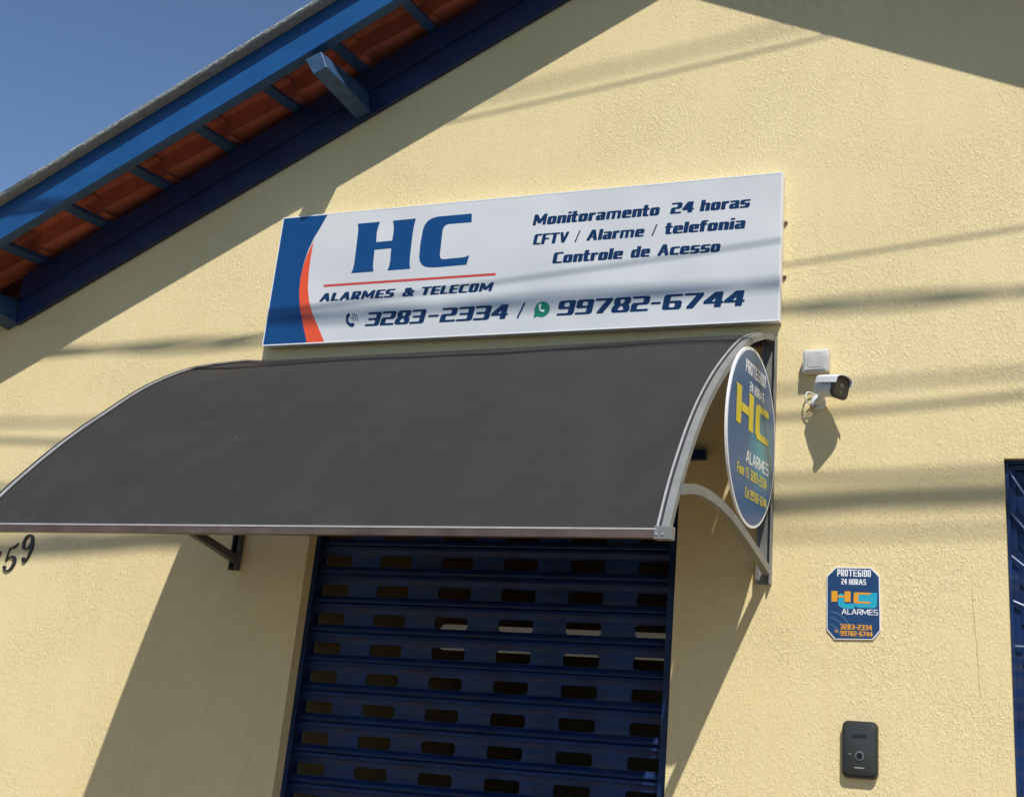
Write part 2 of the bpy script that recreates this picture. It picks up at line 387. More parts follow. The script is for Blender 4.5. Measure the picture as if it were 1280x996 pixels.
# ------------------------------------------------------------------ ground
def slab(name, x0, x1, y0, y1, z, m, t=0.3):
    bm = bmesh.new(); box(bm, x0, x1, y0, y1, z-t, z); o = fin(name, bm, m); o['kind'] = 'structure'; return o
slab('ground', -400, 400, -400, 400, -0.16, M['asphalt'], 0.5)
slab('pavement', -30, 30, -3.2, 12.0, 0.0, M['concrete'], 0.15)

# ------------------------------------------------------------------ house
SL = 0.4886; SR = -0.448; XR = -1.54
def zl(X):                       # underside line of the navy beam along the gable wall
    return 4.757 + SL*(X+2.287) if X <= XR else 4.757 + SL*(XR+2.287) + SR*(X-XR)
house = empty('house', (-2.0, 0, 0)); house.location = (0, 0, 0)
tag(house, 'yellow textured single storey house front with blue gable eaves and red clay tiles', 'house')
DX0, DX1, DZ1 = -3.355, -1.602, 2.475          # doorway
WX0, WX1, WZ0, WZ1 = -0.322, 0.478, 1.172, 2.474  # window
bm = bmesh.new()
YF, YB = 0.0, 0.16
XL_, XR_ = -9.0, 4.6
xs = [XL_, -5.392, DX0, DX1, XR, WX0, WX1, XR_]
def wall_top(X): return zl(X) + 0.10
for i in range(len(xs)-1):
    a, b = xs[i], xs[i+1]
    ranges = [(0.0, None)]
    if a == DX0: ranges = [(DZ1, None)]
    if a == WX0: ranges = [(0.0, WZ0), (WZ1, None)]
    for z0, z1 in ranges:
        pts = [(a, z0), (b, z0), (b, wall_top(b) if z1 is None else z1), (a, wall_top(a) if z1 is None else z1)]
        if i == 0: pts = [(a, 0), (b, 0), (b, 3.36), (a, 3.36)]
        prism(bm, pts, 'y', YF, YB)
# merge the strips into one skin
bmesh.ops.remove_doubles(bm, verts=bm.verts, dist=1e-4)
seen = {}
kill = []
for f in bm.faces:
    key = tuple(sorted(v.index for v in f.verts))
bm.verts.index_update()
for f in bm.faces:
    key = tuple(sorted(v.index for v in f.verts))
    if key in seen: kill += [f, seen[key]]
    else: seen[key] = f
if kill: bmesh.ops.delete(bm, geom=list(set(kill)), context='FACES')
wall = fin('wall', bm, M['wall'], house)

# room behind the shutter and window
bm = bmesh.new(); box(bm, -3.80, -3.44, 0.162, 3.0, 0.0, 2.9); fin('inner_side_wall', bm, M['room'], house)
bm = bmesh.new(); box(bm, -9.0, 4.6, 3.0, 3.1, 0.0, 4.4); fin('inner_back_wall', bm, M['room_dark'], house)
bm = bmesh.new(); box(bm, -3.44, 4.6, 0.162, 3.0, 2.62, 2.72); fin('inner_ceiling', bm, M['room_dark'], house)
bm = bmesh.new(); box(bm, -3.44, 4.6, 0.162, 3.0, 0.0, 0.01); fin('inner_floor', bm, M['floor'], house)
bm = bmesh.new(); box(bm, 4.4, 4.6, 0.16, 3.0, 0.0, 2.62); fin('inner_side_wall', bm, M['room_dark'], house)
glowbar = empty('added_glow_bar', (0, 0, 0)); tag(glowbar, 'pale bar with an added glow, glimpsed through the upper shutter holes behind the doorway', 'glow_bar')  # pale frame bar made to glow so it shows; no lamp there
bm = bmesh.new(); tube(bm, [(-3.18, 1.0, 1.772), (-1.95, 1.0, 1.772)], 0.064, 14); fin('tube', bm, glowbar_mat, glowbar, True)  # round bar shape; its brightness is added emission
bm = bmesh.new(); box(bm, -3.20, -1.93, 1.03, 1.09, 1.74, 1.80); fin('housing', bm, M['room_dark'], glowbar)  # backing added behind the glowing bar, not a light fixture

crk = bmesh.new(); _P = Plane2((0, 0, 0), (1, 0, 0), (0, 0, 1))
_c = [(-.452, 2.00, .0008), (-.449, 1.95, .0014), (-.4505, 1.92, .001), (-.444, 1.88, .0016), (-.443, 1.84, .0012), (-.438, 1.80, .0012), (-.4395, 1.765, .0016), (-.436, 1.73, .0010), (-.434, 1.66, .0012), (-.431, 1.62, .0006)]
for a_, b_ in zip(_c[:-1], _c[1:]): stroke(crk, _P, [a_, b_], .001, .0006, 6)
_me = bpy.data.meshes.new('crack'); crk.to_mesh(_me); crk.free(); put('crack', _me, house, mat('crack_grout', (0.50, 0.41, 0.22), .9))

# ---- navy gable beam, fascia, verge, battens, purlins, tiles
def sloped(name, x0, x1, y0, y1, h0, h1, m, plumb0=True, **k):
    """board following the roof slope between two heights above the beam line"""
    bm = bmesh.new()
    prism(bm, [(x0, zl(x0)+h0), (x1, zl(x1)+h0), (x1, zl(x1)+h1), (x0, zl(x0)+h1)], 'y', y0, y1)
    return fin(name, bm, m, house, **k)
M['fascia2'] = mat('blue_grey_paint', (0.022, 0.066, 0.16), 0.5, var=0.15, vscale=15)
sloped('gable_beam', -5.392, XR-0.002, -0.028, -0.001, 0.0, 0.135, M['navy'])
sloped('gable_beam', XR+0.002, 4.5, -0.028, -0.001, 0.0, 0.135, M['navy'])
sloped('wall_plate', -5.392, XR-0.002, -0.046, -0.001, 0.1365, 0.27, M['navy'])
sloped('wall_plate', XR+0.002, 4.5, -0.046, -0.001, 0.1365, 0.27, M['navy'])
sloped('fascia_board', -6.6, XR-0.002, -0.402, -0.376, 0.233, 0.446, M['fascia'])
sloped('fascia_board', XR+0.002, 4.6, -0.402, -0.376, 0.250, 0.446, M['fascia'])
sloped('fascia_backing', -6.55, XR-0.003, -0.3755, -0.338, 0.240, 0.290, M['fascia2'])
sloped('fascia_backing', XR+0.003, 4.5, -0.3755, -0.338, 0.256, 0.290, M['fascia2'])
TH = math.atan(SL); TR = math.atan(-SR)
# tile mesh in local (u uphill, v across, w up)
def tile_mesh(sg=1):
    bm = bmesh.new()
    prof = [(-.374, -.003), (-.33, -.004), (-.252, -.003), (-.246, .0), (-.205, .040), (-.165, .076), (-.135, .090), (-.112, .078), (-.098, .040), (-.092, .0), (-.088,-.003)]
    L = 0.505; rows = []
    for u, lift in ((0.0, .024), (0.24, .012), (L, .001)):
        for th in (0, 1):
            rows.append([bm.verts.new((u, sg*v, w+lift+th*.013)) for v, w in prof])
    n = len(prof)
    for s in range(2):
        for i in range(n-1):
            bm.faces.new((rows[2*s][i], rows[2*s+2][i], rows[2*s+2][i+1], rows[2*s][i+1]))
            bm.faces.new((rows[2*s+1][i], rows[2*s+1][i+1], rows[2*s+3][i+1], rows[2*s+3][i]))
        bm.faces.new((rows[2*s][0], rows[2*s+1][0], rows[2*s+3][0], rows[2*s+2][0]))
        bm.faces.new((rows[2*s][-1], rows[2*s+2][-1], rows[2*s+3][-1], rows[2*s+1][-1]))
    for e in (0, 4):
        for i in range(n-1): bm.faces.new((rows[e][i], rows[e][i+1], rows[e+1][i+1], rows[e+1][i]))
    bmesh.ops.recalc_face_normals(bm, faces=bm.faces)
    me = bpy.data.meshes.new('roof_tile'); bm.to_mesh(me); bm.free()
    for p in me.polygons: p.use_smooth = True
    me.set_sharp_from_angle(angle=R(30)); me.materials.append(M['tile'])
    return me
def batten_mesh():
    bm = bmesh.new(); box(bm, -.024, .024, -.374, 1.0, -.030, 0.0)
    bmesh.ops.recalc_face_normals(bm, faces=bm.faces)
    me = bpy.data.meshes.new('batten'); bm.to_mesh(me); bm.free(); me.materials.append(M['fascia2'])
    return me
TM, TM2, BM_ = tile_mesh(), tile_mesh(-1), batten_mesh()
def frame(X, h, side):
    if side < 0: u = Vector((math.cos(TH), 0, math.sin(TH))); v = Vector((0, 1, 0))
    else: u = Vector((-math.cos(TR), 0, math.sin(TR))); v = Vector((0, -1, 0))
    w = u.cross(v); o = Vector((X, 0, zl(X)+h))
    return Matrix(((u.x, v.x, w.x, o.x), (u.y, v.y, w.y, o.y), (u.z, v.z, w.z, o.z), (0, 0, 0, 1)))
BX = [-3.43 + 0.3757*k for k in range(-8, 6)]
def place(me, name, M4):
    o = put(name, me, house); o.matrix_world = M4; return o
for X in BX:
    if X > XR-0.05: continue
    place(BM_, 'batten', frame(X, 0.325, -1))
    for c in range(5):
        fm = frame(X-0.03, 0.327, -1) @ Matrix.Translation((random.uniform(-.004, .004), 0.281*c, random.uniform(0, .0015)))
        if X+0.36 < XR+0.1: place(TM, 'roof_tile', fm)
k = 0
X = XR+0.12
while X < 4.4:
    f = frame(X+0.38, 0.325, 1)
    place(BM_, 'batten', f @ Matrix.Translation((0, -0.626, 0)))
    for c in range(5):
        place(TM2, 'roof_tile', frame(X+0.38, 0.329, 1) @ Matrix.Translation((-0.03, -0.281*c, 0)))
    X += 0.3757
# roof deck further back (over the building) so that the rooms stay dark
sloped('roof_deck', -6.6, XR-0.002, 0.62, 6.0, 0.36, 0.42, M['tile'])
sloped('roof_deck', XR+0.002, 4.6, 0.62, 6.0, 0.36, 0.42, M['tile'])
sloped('rafter', -6.5, XR-0.002, 0.10, 0.16, 0.16, 0.292, M['navy'])
sloped('rafter', XR+0.002, 4.5, 0.10, 0.16, 0.10, 0.29, M['navy'])
# verge: crusty mortar and tile edge over the fascia
def verge(x0, x1):
    bm = bmesh.new(); n = int(abs(x1-x0)/0.012); rows = []
    prof = [(-.372, .447), (-.462, .437), (-.468, .445), (-.469, .456), (-.461, .464), (-.40, .474), (-.33, .474), (-.33, .455)]
    for i in range(n+1):
        X = x0+(x1-x0)*i/n; r = []
        for j, (y, h) in enumerate(prof):
            f = 0.002 if 1 <= j <= 5 else 0.0015
            d = noise.noise(Vector((X*22, j*1.7, 3.1)))*f + noise.noise(Vector((X*70, j*2.7, 8.1)))*f*.6 + noise.noise(Vector((X*4, 0, 1)))*f*.8
            r.append(bm.verts.new((X, y-d, zl(X)+h+d)))
        rows.append(r)
    m_ = len(prof)
    for i in range(n):
        for j in range(m_): bm.faces.new((rows[i][j], rows[i][(j+1) % m_], rows[i+1][(j+1) % m_], rows[i+1][j]))
    bm.faces.new(rows[0]); bm.faces.new(list(reversed(rows[-1])))
    return fin('verge_mortar', bm, M['lichen'], house, True)
verge(-6.6, XR-0.002); verge(XR+0.002, 4.6)
# purlins: square at the wall, underside cut back towards the tip
M['purlin'] = mat('weathered_blue_paint', (0.026, 0.068, 0.14), 0.55, var=0.3, vscale=18, bump=0.0012, bscale=90)
def purlin(dx, dz):
    tip = [(-3.406, 4.266), (-3.336, 4.297), (-3.383, 4.387), (-3.467, 4.357)]
    root = [(-3.416, 4.218), (-3.342, 4.252), (-3.383, 4.387), (-3.467, 4.357)]
    bm = bmesh.new()
    rings = [[bm.verts.new((x+dx, y, z+dz)) for x, z in sec] for y, sec in ((-.425, tip), (-.30, [(a[0]*.75+b[0]*.25, a[1]*.75+b[1]*.25) for a, b in zip(tip, root)]), (0.0, root), (0.7, root))]
    for i in range(3):
        for k in range(4): bm.faces.new((rings[i][k], rings[i][(k+1) % 4], rings[i+1][(k+1) % 4], rings[i+1][k]))
    bm.faces.new(rings[0]); bm.faces.new(list(reversed(rings[-1])))
    return fin('purlin', bm, M['purlin'], house, bevel=0.003, seg=1)
purlin(0, 0); purlin(-2.052, -1.003)

# ---- roller shutter in the doorway
shut = bmesh.new()
prism(shut, [(-3.373, 0.055), (-3.333, 0.055), (-3.333, 0.063), (-3.365, 0.063), (-3.365, 0.115), (-3.333, 0.115), (-3.333, 0.123), (-3.373, 0.123)], 'z', 0.0, 2.56)
shutter = fin('roller_shutter', shut, M['slat'], house)
bm = bmesh.new()
prism(bm, [(-1.600, 0.050), (-1.648, 0.050), (-1.648, 0.062), (-1.612, 0.062), (-1.612, 0.115), (-1.648, 0.115), (-1.648, 0.123), (-1.600, 0.123)], 'z', 0.0, 2.56)
fin('guide_rail', bm, M['slat'], shutter)
bm = bmesh.new(); box(bm, -3.50, -1.49, -0.030, -0.001, 2.476, 2.517); fin('header_bar', bm, M['slat'], shutter, bevel=.003, seg=1)
bm = bmesh.new(); box(bm, -3.37, -1.60, 0.06, 0.155, 2.40, 2.474); fin('drum_cover', bm, M['slat'], shutter)
# slat profile (y out is negative): heights measured down from the top groove
PIT = 0.1245
def slat_mesh():
    bm = bmesh.new(); x0, x1 = -3.360, -1.612
    prof = [(-.003, .096), (.001, .089), (.005, .083), (.016, .081), (.024, .088), (.036, .093), (.094, .093), (.0965, .092), (.100, .084), (.109, .076), (.1155, .074), (.1195, .077), (.121, .088), (.1235, .0925), (.1275, .0925)]
    holes = [-3.2575+.3085*k for k in range(6)]
    X = [x0]
    for c in holes: X += [c-.15, c+.15]
    X = sorted(set([x0]+[(-3.2575+.3085*(k+.5)) for k in range(5)]+[x1]))
    for i in range(len(prof)-1):
        (d0, y0), (d1, y1) = prof[i], prof[i+1]
        if i == 5:   # panel band with the holes
            for k in range(6):
                a, b = X[k], X[k+1]; c = holes[k]; hw, hh, ch = .080, .0245, .009; zc = -.0685
                oct_ = [(c-hw, zc+hh-ch), (c-hw+ch, zc+hh), (c+hw-ch, zc+hh), (c+hw, zc+hh-ch), (c+hw, zc-hh+ch), (c+hw-ch, zc-hh), (c-hw+ch, zc-hh), (c-hw, zc-hh+ch)]
                if k == 5: oct_ = [(min(p[0], x1-.012), p[1]) for p in oct_]
                cor = [(a, -d0), (b, -d0), (b, -d1), (a, -d1)]
                O = [bm.verts.new((p[0], y0, p[1])) for p in oct_]; Cc = [bm.verts.new((p[0], y0, p[1])) for p in cor]
                I = [bm.verts.new((p[0], y0+.004, p[1])) for p in oct_]
                for q in range(8): bm.faces.new((O[q], O[(q+1) % 8], I[(q+1) % 8], I[q]))
                bm.faces.new((Cc[0], O[0], O[1])); bm.faces.new((Cc[0], O[1], O[2], Cc[1])); bm.faces.new((Cc[1], O[2], O[3]))
                bm.faces.new((Cc[1], O[3], O[4], Cc[2])); bm.faces.new((Cc[2], O[4], O[5])); bm.faces.new((Cc[2], O[5], O[6], Cc[3]))
                bm.faces.new((Cc[3], O[6], O[7])); bm.faces.new((Cc[3], O[7], O[0], Cc[0]))
        else:
            bm.faces.new([bm.verts.new(p) for p in ((x0, y0, -d0), (x1, y0, -d0), (x1, y1, -d1), (x0, y1, -d1))])
    me = bpy.data.meshes.new('slat'); bm.to_mesh(me); bm.free(); me.materials.append(M['slat']); return me
SM = slat_mesh()
k = 0; z = 2.007 - 0.0125 + 3*PIT
while z > 0.1:
    o = put('slat', SM, shutter); o.location = (0, random.uniform(-.0012, .0012), z)
    o.rotation_euler = (0, R(random.uniform(-.05, .05)), 0)
    z -= PIT

# ---- window with sunburst grille and louvres
bm = bmesh.new()
for (a, b, c, d) in ((WX0+.001, WX0+.036, WZ0+.001, WZ1-.001), (WX1-.036, WX1-.001, WZ0+.001, WZ1-.001), (WX0+.036, WX1-.036, WZ1-.034, WZ1-.001), (WX0+.036, WX1-.036, WZ0+.001, WZ0+.034)):
    box(bm, a, b, .055, .12, c, d)
window = fin('window', bm, M['slat'], house)
cxw, czw = 0.078, 1.823
bm = bmesh.new(); box(bm, cxw-.02, cxw+.02, .07, .115, WZ0+.034, WZ1-.034); fin('mullion', bm, M['slat'], window)
bm = bmesh.new()
for s in (0, 1):
    a, b = (WX0+.036, cxw-.02) if s == 0 else (cxw+.02, WX1-.036)
    box(bm, a, a+.03, .08, .11, WZ0+.034, WZ1-.034); box(bm, b-.03, b, .08, .11, WZ0+.034, WZ1-.034)
fin('sash', bm, M['slat'], window)
lm = bmesh.new(); prism(lm, [(.082, 0.0), (.100, .030), (.104, .028), (.086, -.002)], 'x', 0.0, cxw-.02-WX0-.036-.06-.002)
bmesh.ops.recalc_face_normals(lm, faces=lm.faces)
LM = bpy.data.meshes.new('louvre'); lm.to_mesh(LM); lm.free(); LM.materials.append(M['slat'])
z = WZ0+.045
while z < WZ1-.07:
    for s in (0, 1):
        o = put('louvre', LM, window); o.location = ((WX0+.067) if s == 0 else (cxw+.051), 0, z)
    z += .036
M['wirepaint'] = mat('pale_blue_bar', (0.10, 0.17, 0.30), 0.4)
gz = 1.80
ends = [(WX0+.006, z) for z in (1.961, 2.125, 2.290, 2.446)] + [(2*cxw-WX0-.006, z) for z in (1.961, 2.125, 2.290, 2.446)] + [(cxw+dx, WZ1-.006) for dx in (-.24, -.09, .09, .24)]
ends += [(WX0+.006, 1.80), (WX1-.006, 1.80)]
for (ex, ez) in ends:
    a = math.atan2(ez-gz, ex-cxw)
    bm = bmesh.new(); tube(bm, [(cxw+.07*math.cos(a), .040, gz+.07*math.sin(a)), (ex, .040, ez)], .0045, 6)
    fin('grille_bar', bm, M['wirepaint'], window)
bm = bmesh.new(); tube(bm, [(cxw+.07*math.cos(R(t)), .040, gz+.07*math.sin(R(t))) for t in range(0, 361, 20)], .005, 6, False); fin('grille_ring', bm, M['wirepaint'], window)
bm = bmesh.new()
for (a, b, c, d) in ((WX0+.002, WX0+.014, WZ0+.002, WZ1-.002), (WX1-.014, WX1-.002, WZ0+.002, WZ1-.002), (WX0+.014, WX1-.014, WZ1-.014, WZ1-.002), (WX0+.014, WX1-.014, WZ0+.002, WZ0+.014)): box(bm, a, b, .032, .048, c, d)
fin('grille_frame', bm, M['slat'], window)

# ------------------------------------------------------------------ main sign
SX0, SX1, SZ0, SZ1 = -3.741, -1.190, 3.042, 3.702
sign = empty('shop_sign', (0, 0, 0))
tag(sign, 'long white rectangular sign with large blue HC lettering above the dark awning', 'sign')
bm = bmesh.new(); box(bm, SX0, SX1, -.058, -.003, SZ0, SZ1); fin('panel', bm, M['sheet'], sign, bevel=.002, seg=1)
bm = bmesh.new(); e = .0035
for (a, b, c, d) in ((SX0-.002, SX0+e, SZ0-.002, SZ1+.002), (SX1-e, SX1+.002, SZ0-.002, SZ1+.002), (SX0+e, SX1-e, SZ0-.002, SZ0+e), (SX0+e, SX1-e, SZ1-e, SZ1+.002)):
    box(bm, a, b, -.0588, -.028, c, d)
fin('edge_trim', bm, M['edge'], sign)
for z in (3.491, 3.247):
    bm = bmesh.new(); box(bm, SX1+.002, SX1+.015, -.008, -.002, z-.006, z+.006); tube(bm, [(SX1+.010, -.008, z), (SX1+.010, -.012, z)], .004, 8)
    fin('fixing_tab', bm, M['alubrown'], sign)
SP = Plane2((0, -.058, 0), (1, 0, 0), (0, 0, 1))   # x = world X, y = world Z
blue = [(SX0+e, SZ1-e), (-3.482, SZ1-e), (-3.515, 3.629), (-3.540, 3.582), (-3.563, 3.519), (-3.577, 3.448), (-3.583, 3.378), (-3.577, 3.304), (-3.558, 3.222), (-3.527, 3.141), (-3.487, SZ0+e), (SX0+e, SZ0+e)]
orange = [(-3.540, 3.563), (-3.559, 3.513), (-3.575, 3.450), (-3.5825, 3.38), (-3.5775, 3.304), (-3.5585, 3.222), (-3.5275, 3.141), (-3.4875, SZ0+e), (-3.390, SZ0+e), (-3.438, 3.122), (-3.479, 3.185), (-3.510, 3.249), (-3.529, 3.316), (-3.539, 3.398), (-3.5415, 3.48)]
print_obj('blue_panel', lambda b: poly(b, SP, blue), M['print_blue'], sign)
print_obj('orange_swoosh', lambda b: poly(b, SP, orange, .0008), M['print_orange'], sign)
H = [(-3.298, 3.636), (-3.173, 3.636), (-3.180, 3.610), (-3.183, 3.58), (-3.179, 3.532), (-3.091, 3.533), (-3.090, 3.58), (-3.093, 3.605), (-3.102, 3.636), (-2.976, 3.637), (-2.981, 3.60), (-2.983, 3.55), (-2.981, 3.44), (-2.978, 3.405), (-2.972, 3.383), (-3.095, 3.382), (-3.089, 3.405), (-3.087, 3.43), (-3.091, 3.494), (-3.182, 3.493), (-3.180, 3.43), (-3.178, 3.405), (-3.171, 3.382), (-3.296, 3.382), (-3.289, 3.400), (-3.286, 3.43), (-3.290, 3.59), (-3.292, 3.610)]
Cc = [(-2.676, 3.637), (-2.672, 3.593), (-2.795, 3.594), (-2.809, 3.590), (-2.818, 3.581), (-2.822, 3.565), (-2.821, 3.440), (-2.817, 3.427), (-2.808, 3.420), (-2.792, 3.419), (-2.700, 3.421), (-2.683, 3.423), (-2.664, 3.430), (-2.675, 3.383), (-2.838, 3.381), (-2.868, 3.383), (-2.893, 3.388), (-2.911, 3.399), (-2.924, 3.415), (-2.931, 3.438), (-2.934, 3.504), (-2.930, 3.573), (-2.923, 3.600), (-2.908, 3.620), (-2.884, 3.632), (-2.855, 3.637)]
def HCf(b): poly(b, SP, H, .0006); poly(b, SP, Cc, .0006)
print_obj('large_initials', HCf, M['print_blue'], sign)
print_obj('red_line', lambda b: poly(b, SP, [(-3.443, 3.321), (-2.518, 3.321), (-2.517, 3.333), (-3.441, 3.333)]), M['print_red'], sign)
def words(name, pl, items, m, parent, **k):
    for it in items:
        kk = dict(k); kk.update(it[5] if len(it) > 5 else {})
        print_obj(name, lambda b, it=it, kk=kk: write(b, pl, *it[:5], **kk), m, parent)
NV = M['print_navy']
words('company_lettering', SP, [('ALARMES', -3.450, -2.958, 3.247, .0415), ('&', -2.905, -2.838, 3.247, .0415), ('TELECOM', -2.785, -2.529, 3.247, .0415)] if False else
      [('ALARMES', -3.456, -3.045, 3.247, .0415), ('&', -2.998, -2.940, 3.247, .0415), ('TELECOM', -2.902, -2.529, 3.247, .0415)], NV, sign, pw=.33, ph=.18, shear=.24, gap=.06)
kd = dict(pw=.36, ph=.155, shear=.17, base_w=1.0, gap=.06)
words('phone_number', SP, [('3283', -3.178, -2.865, 3.111, .068), ('-', -2.846, -2.796, 3.111, .068), ('2334', -2.783, -2.442, 3.111, .068)], NV, sign, **kd)
words('phone_number', SP, [('99782', -2.197, -1.767, 3.112, .069), ('-', -1.757, -1.716, 3.112, .069), ('6744', -1.704, -1.344, 3.112, .069)], NV, sign, **kd)
print_obj('divider_slash', lambda b: stroke(b, SP, [(-2.385, 3.114), (-2.357, 3.179)], .0048, n=6), M['print_navy'], sign)
words('service_lettering', SP, [
    ('Monitoramento', -2.357, -1.742, 3.551, .0535), ('24', -1.690, -1.585, 3.552, .052), ('horas', -1.554, -1.330, 3.553, .0525),
    ('CFTV', -2.345, -2.172, 3.456, .0515, dict(base_w=.7)), ('/', -2.137, -2.118, 3.454, .055, dict(shear=.10)), ('Alarme', -2.082, -1.808, 3.456, .0515),
    ('/', -1.770, -1.751, 3.456, .053, dict(shear=.10)), ('telefonia', -1.710, -1.348, 3.458, .052),
    ('Controle', -2.240, -1.902, 3.359, .0525), ('de', -1.864, -1.775, 3.360, .0525), ('Acesso', -1.740, -1.455, 3.360, .052)], NV, sign,
    pw=.325, ph=.16, gap=.05, shear=.14, xh=.73)
def handset(b, cx, cz, s, d):
    pts = []
    for i in range(11):
        a = R(150 + 12.5*i); r = .44*s
        pts.append((cx+.18*s+r*math.cos(a), cz+.22*s+r*math.sin(a), (.135 if i in (0, 1, 9, 10) else .085)*s))
    stroke(b, SP, pts, .1*s, d, 10)
def phone(b):
    handset(b, -3.262, 3.138, .075, .0006)
    for r in (.016, .0265, .037):
        stroke(b, SP, [(-3.258+r*math.cos(R(t)), 3.140+r*math.sin(R(t))) for t in range(5, 86, 16)], .0021, .0006, 6)
print_obj('handset_icon', phone, M['print_navy'], sign)
def wa(b):
    c = (-2.268, 3.146)
    poly(b, SP, [(c[0]+.0375*math.cos(R(t)), c[1]+.0365*math.sin(R(t))) for t in range(-110, 200, 10)] + [(c[0]-.036, c[1]-.014), (-2.306, 3.106), (c[0]-.020, c[1]-.031)], .0006)
print_obj('chat_bubble_icon', wa, M['print_green'], sign)
print_obj('chat_handset_icon', lambda b: handset(b, -2.270, 3.148, .042, .0011), M['print_white'], sign)

# ------------------------------------------------------------------ awning
awn = empty('awning', (-2.5, 0, 2.0)); awn.location = (0, 0, 0)
tag(awn, 'charcoal curved awning with aluminium edge rails over the roller shutter doorway', 'awning')
PRR = [(-.004, 2.985), (-.09, 2.972), (-.207, 2.938), (-.409, 2.852), (-.654, 2.692), (-.827, 2.548), (-.957, 2.410), (-1.06, 2.272), (-1.125, 2.170), (-1.175, 2.075), (-1.195, 2.035)]
PRL = [(-.004, 2.975), (-.07, 2.960), (-.145, 2.937), (-.440, 2.827), (-.692, 2.680), (-.912, 2.500), (-1.01, 2.415), (-1.102, 2.327), (-1.19, 2.235), (-1.277, 2.138), (-1.382, 2.003)]
pr = smooth_prof(PRR, 50); plf = smooth_prof(PRL, 50)
AXL, AXR = -3.785, -1.245
bm = bmesh.new(); NX = 60; rows = []
for i in range(NX+1):
    t = i/NX; X = AXL+(AXR-AXL)*t; r = []
    for a, b in zip(pr, plf):
        y = a[0]*t+b[0]*(1-t); zz = a[1]*t+b[1]*(1-t)
        s = (a[1]-2.03)/.95
        dd = noise.noise(Vector((X*1.3, s*1.6, 4)))*.010 + noise.noise(Vector((X*3.1, s*1.2, 9)))*.004 - .014*math.exp(-((s-.93-.012*math.sin(X*2.1))/.022)**2)*(1+.6*noise.noise(Vector((X*2, 1, 1))))
        f = min(1, min(t, 1-t)*12)*min(1, (1-s)*14 if s > .9 else 1, s*10)
        r.append(bm.verts.new((X, y-dd*f, zz+dd*f)))
    rows.append(r)
for i in range(NX):
    for j in range(len(pr)-1): bm.faces.new((rows[i][j], rows[i][j+1], rows[i+1][j+1], rows[i+1][j]))
geo = bmesh.ops.solidify(bm, geom=list(bm.faces), thickness=0.003)
canopy = fin('canopy', bm, M['canvas'], awn, True)
# edge rails: flat white clamp strip, black gasket and grey tube under it
def offs(prof, d):
    out = []
    for i, p in enumerate(prof):
        a = Vector(prof[max(i-1, 0)]); c = Vector(prof[min(i+1, len(prof)-1)]); t = (c-a).normalized(); nn = Vector((t.y, -t.x))
        if nn.y < 0 and nn.x > 0: nn = -nn
        q = Vector(p)+nn*d; out.append((q.x, q.y))
    return out
# the normal (t.y,-t.x) for a profile running outward and down points inward-down; flip as needed
_t = Vector((pr[30][0]-pr[20][0], pr[30][1]-pr[20][1])); _n = Vector((_t.y, -_t.x)).normalized()
OUT = 1 if _n.x < 0 else -1          # outward (away from wall) has y negative
def off2(prof, d):
    out = []
    for i, p in enumerate(prof):
        a = Vector(prof[max(i-1, 0)]); c = Vector(prof[min(i+1, len(prof)-1)]); t = (c-a).normalized(); nn = Vector((t.y, -t.x))*OUT
        q = Vector(p)+nn*d; out.append((q.x, q.y))
    return out
def bar(name, prof, d_out, d_in, x0, x1, m, parent):
    A, B = off2(prof, d_out), off2(prof, d_in); bm = bmesh.new(); rr = []
    for a, b in zip(A, B): rr.append([bm.verts.new((x0, a[0], a[1])), bm.verts.new((x1, a[0], a[1])), bm.verts.new((x1, b[0], b[1])), bm.verts.new((x0, b[0], b[1]))])
    for i in range(len(rr)-1):
        for k in range(4): bm.faces.new((rr[i][k], rr[i][(k+1) % 4], rr[i+1][(k+1) % 4], rr[i+1][k]))
    bm.faces.new(rr[0]); bm.faces.new(list(reversed(rr[-1])))
    o = fin(name, bm, m, parent, True); return o
bar('clamp_strip', pr, .008, .0035, AXR-.009, AXR-.002, M['alu'], awn)
bar('gasket', pr, .0045, -.012, AXR-.002, AXR+.006, M['rubber'], awn)
bar('arch_frame', pr, .004, -.020, AXR+.006, AXR+.032, M['steel'], awn)
bar('clamp_strip', plf, .008, .0035, AXL+.004, AXL+.017, M['alu'], awn)
bar('gasket', plf, .009, -.010, AXL-.006, AXL+.0035, M['rubber'], awn)
bar('arch_frame', plf, -.004, -.034, -3.745, -3.715, M['steeldark'], awn)
# front rail: bright lip over a bronze channel
def rail(name, z0, z1, y0, y1, m, par, xa=AXL, xb=AXR+.012):
    bm = bmesh.new(); v = []
    for X, ye, ze in ((xa, plf[-1][0], plf[-1][1]), (xb, pr[-1][0], pr[-1][1])):
        v.append([bm.verts.new((X, ye+a, ze+b)) for a, b in ((y0, z0), (y1, z0), (y1, z1), (y0, z1))])
    for k in range(4): bm.faces.new((v[0][k], v[0][(k+1) % 4], v[1][(k+1) % 4], v[1][k]))
    bm.faces.new(v[0]); bm.faces.new(list(reversed(v[1])))
    return fin(name, bm, m, par, bevel=.0015, seg=1)
rail('front_rail', -.020, .003, -.012, .022, M['alubrown'], awn)
rail('front_lip', .0032, .010, -.013, .004, M['alu'], awn)
# right corner joint
bm = bmesh.new(); yc, zc = pr[-1]; box(bm, AXR-.012, AXR+.044, yc-.014, yc+.024, zc-.024, zc+.016); fin('corner_joint', bm, M['steel'], awn, bevel=.002, seg=1)
for dx in (-.002, .018):
    bm = bmesh.new(); tube(bm, [(AXR+dx, yc-.014, zc-.008), (AXR+dx, yc-.017, zc-.008)], .004, 8); fin('rivet', bm, M['alu'], awn)
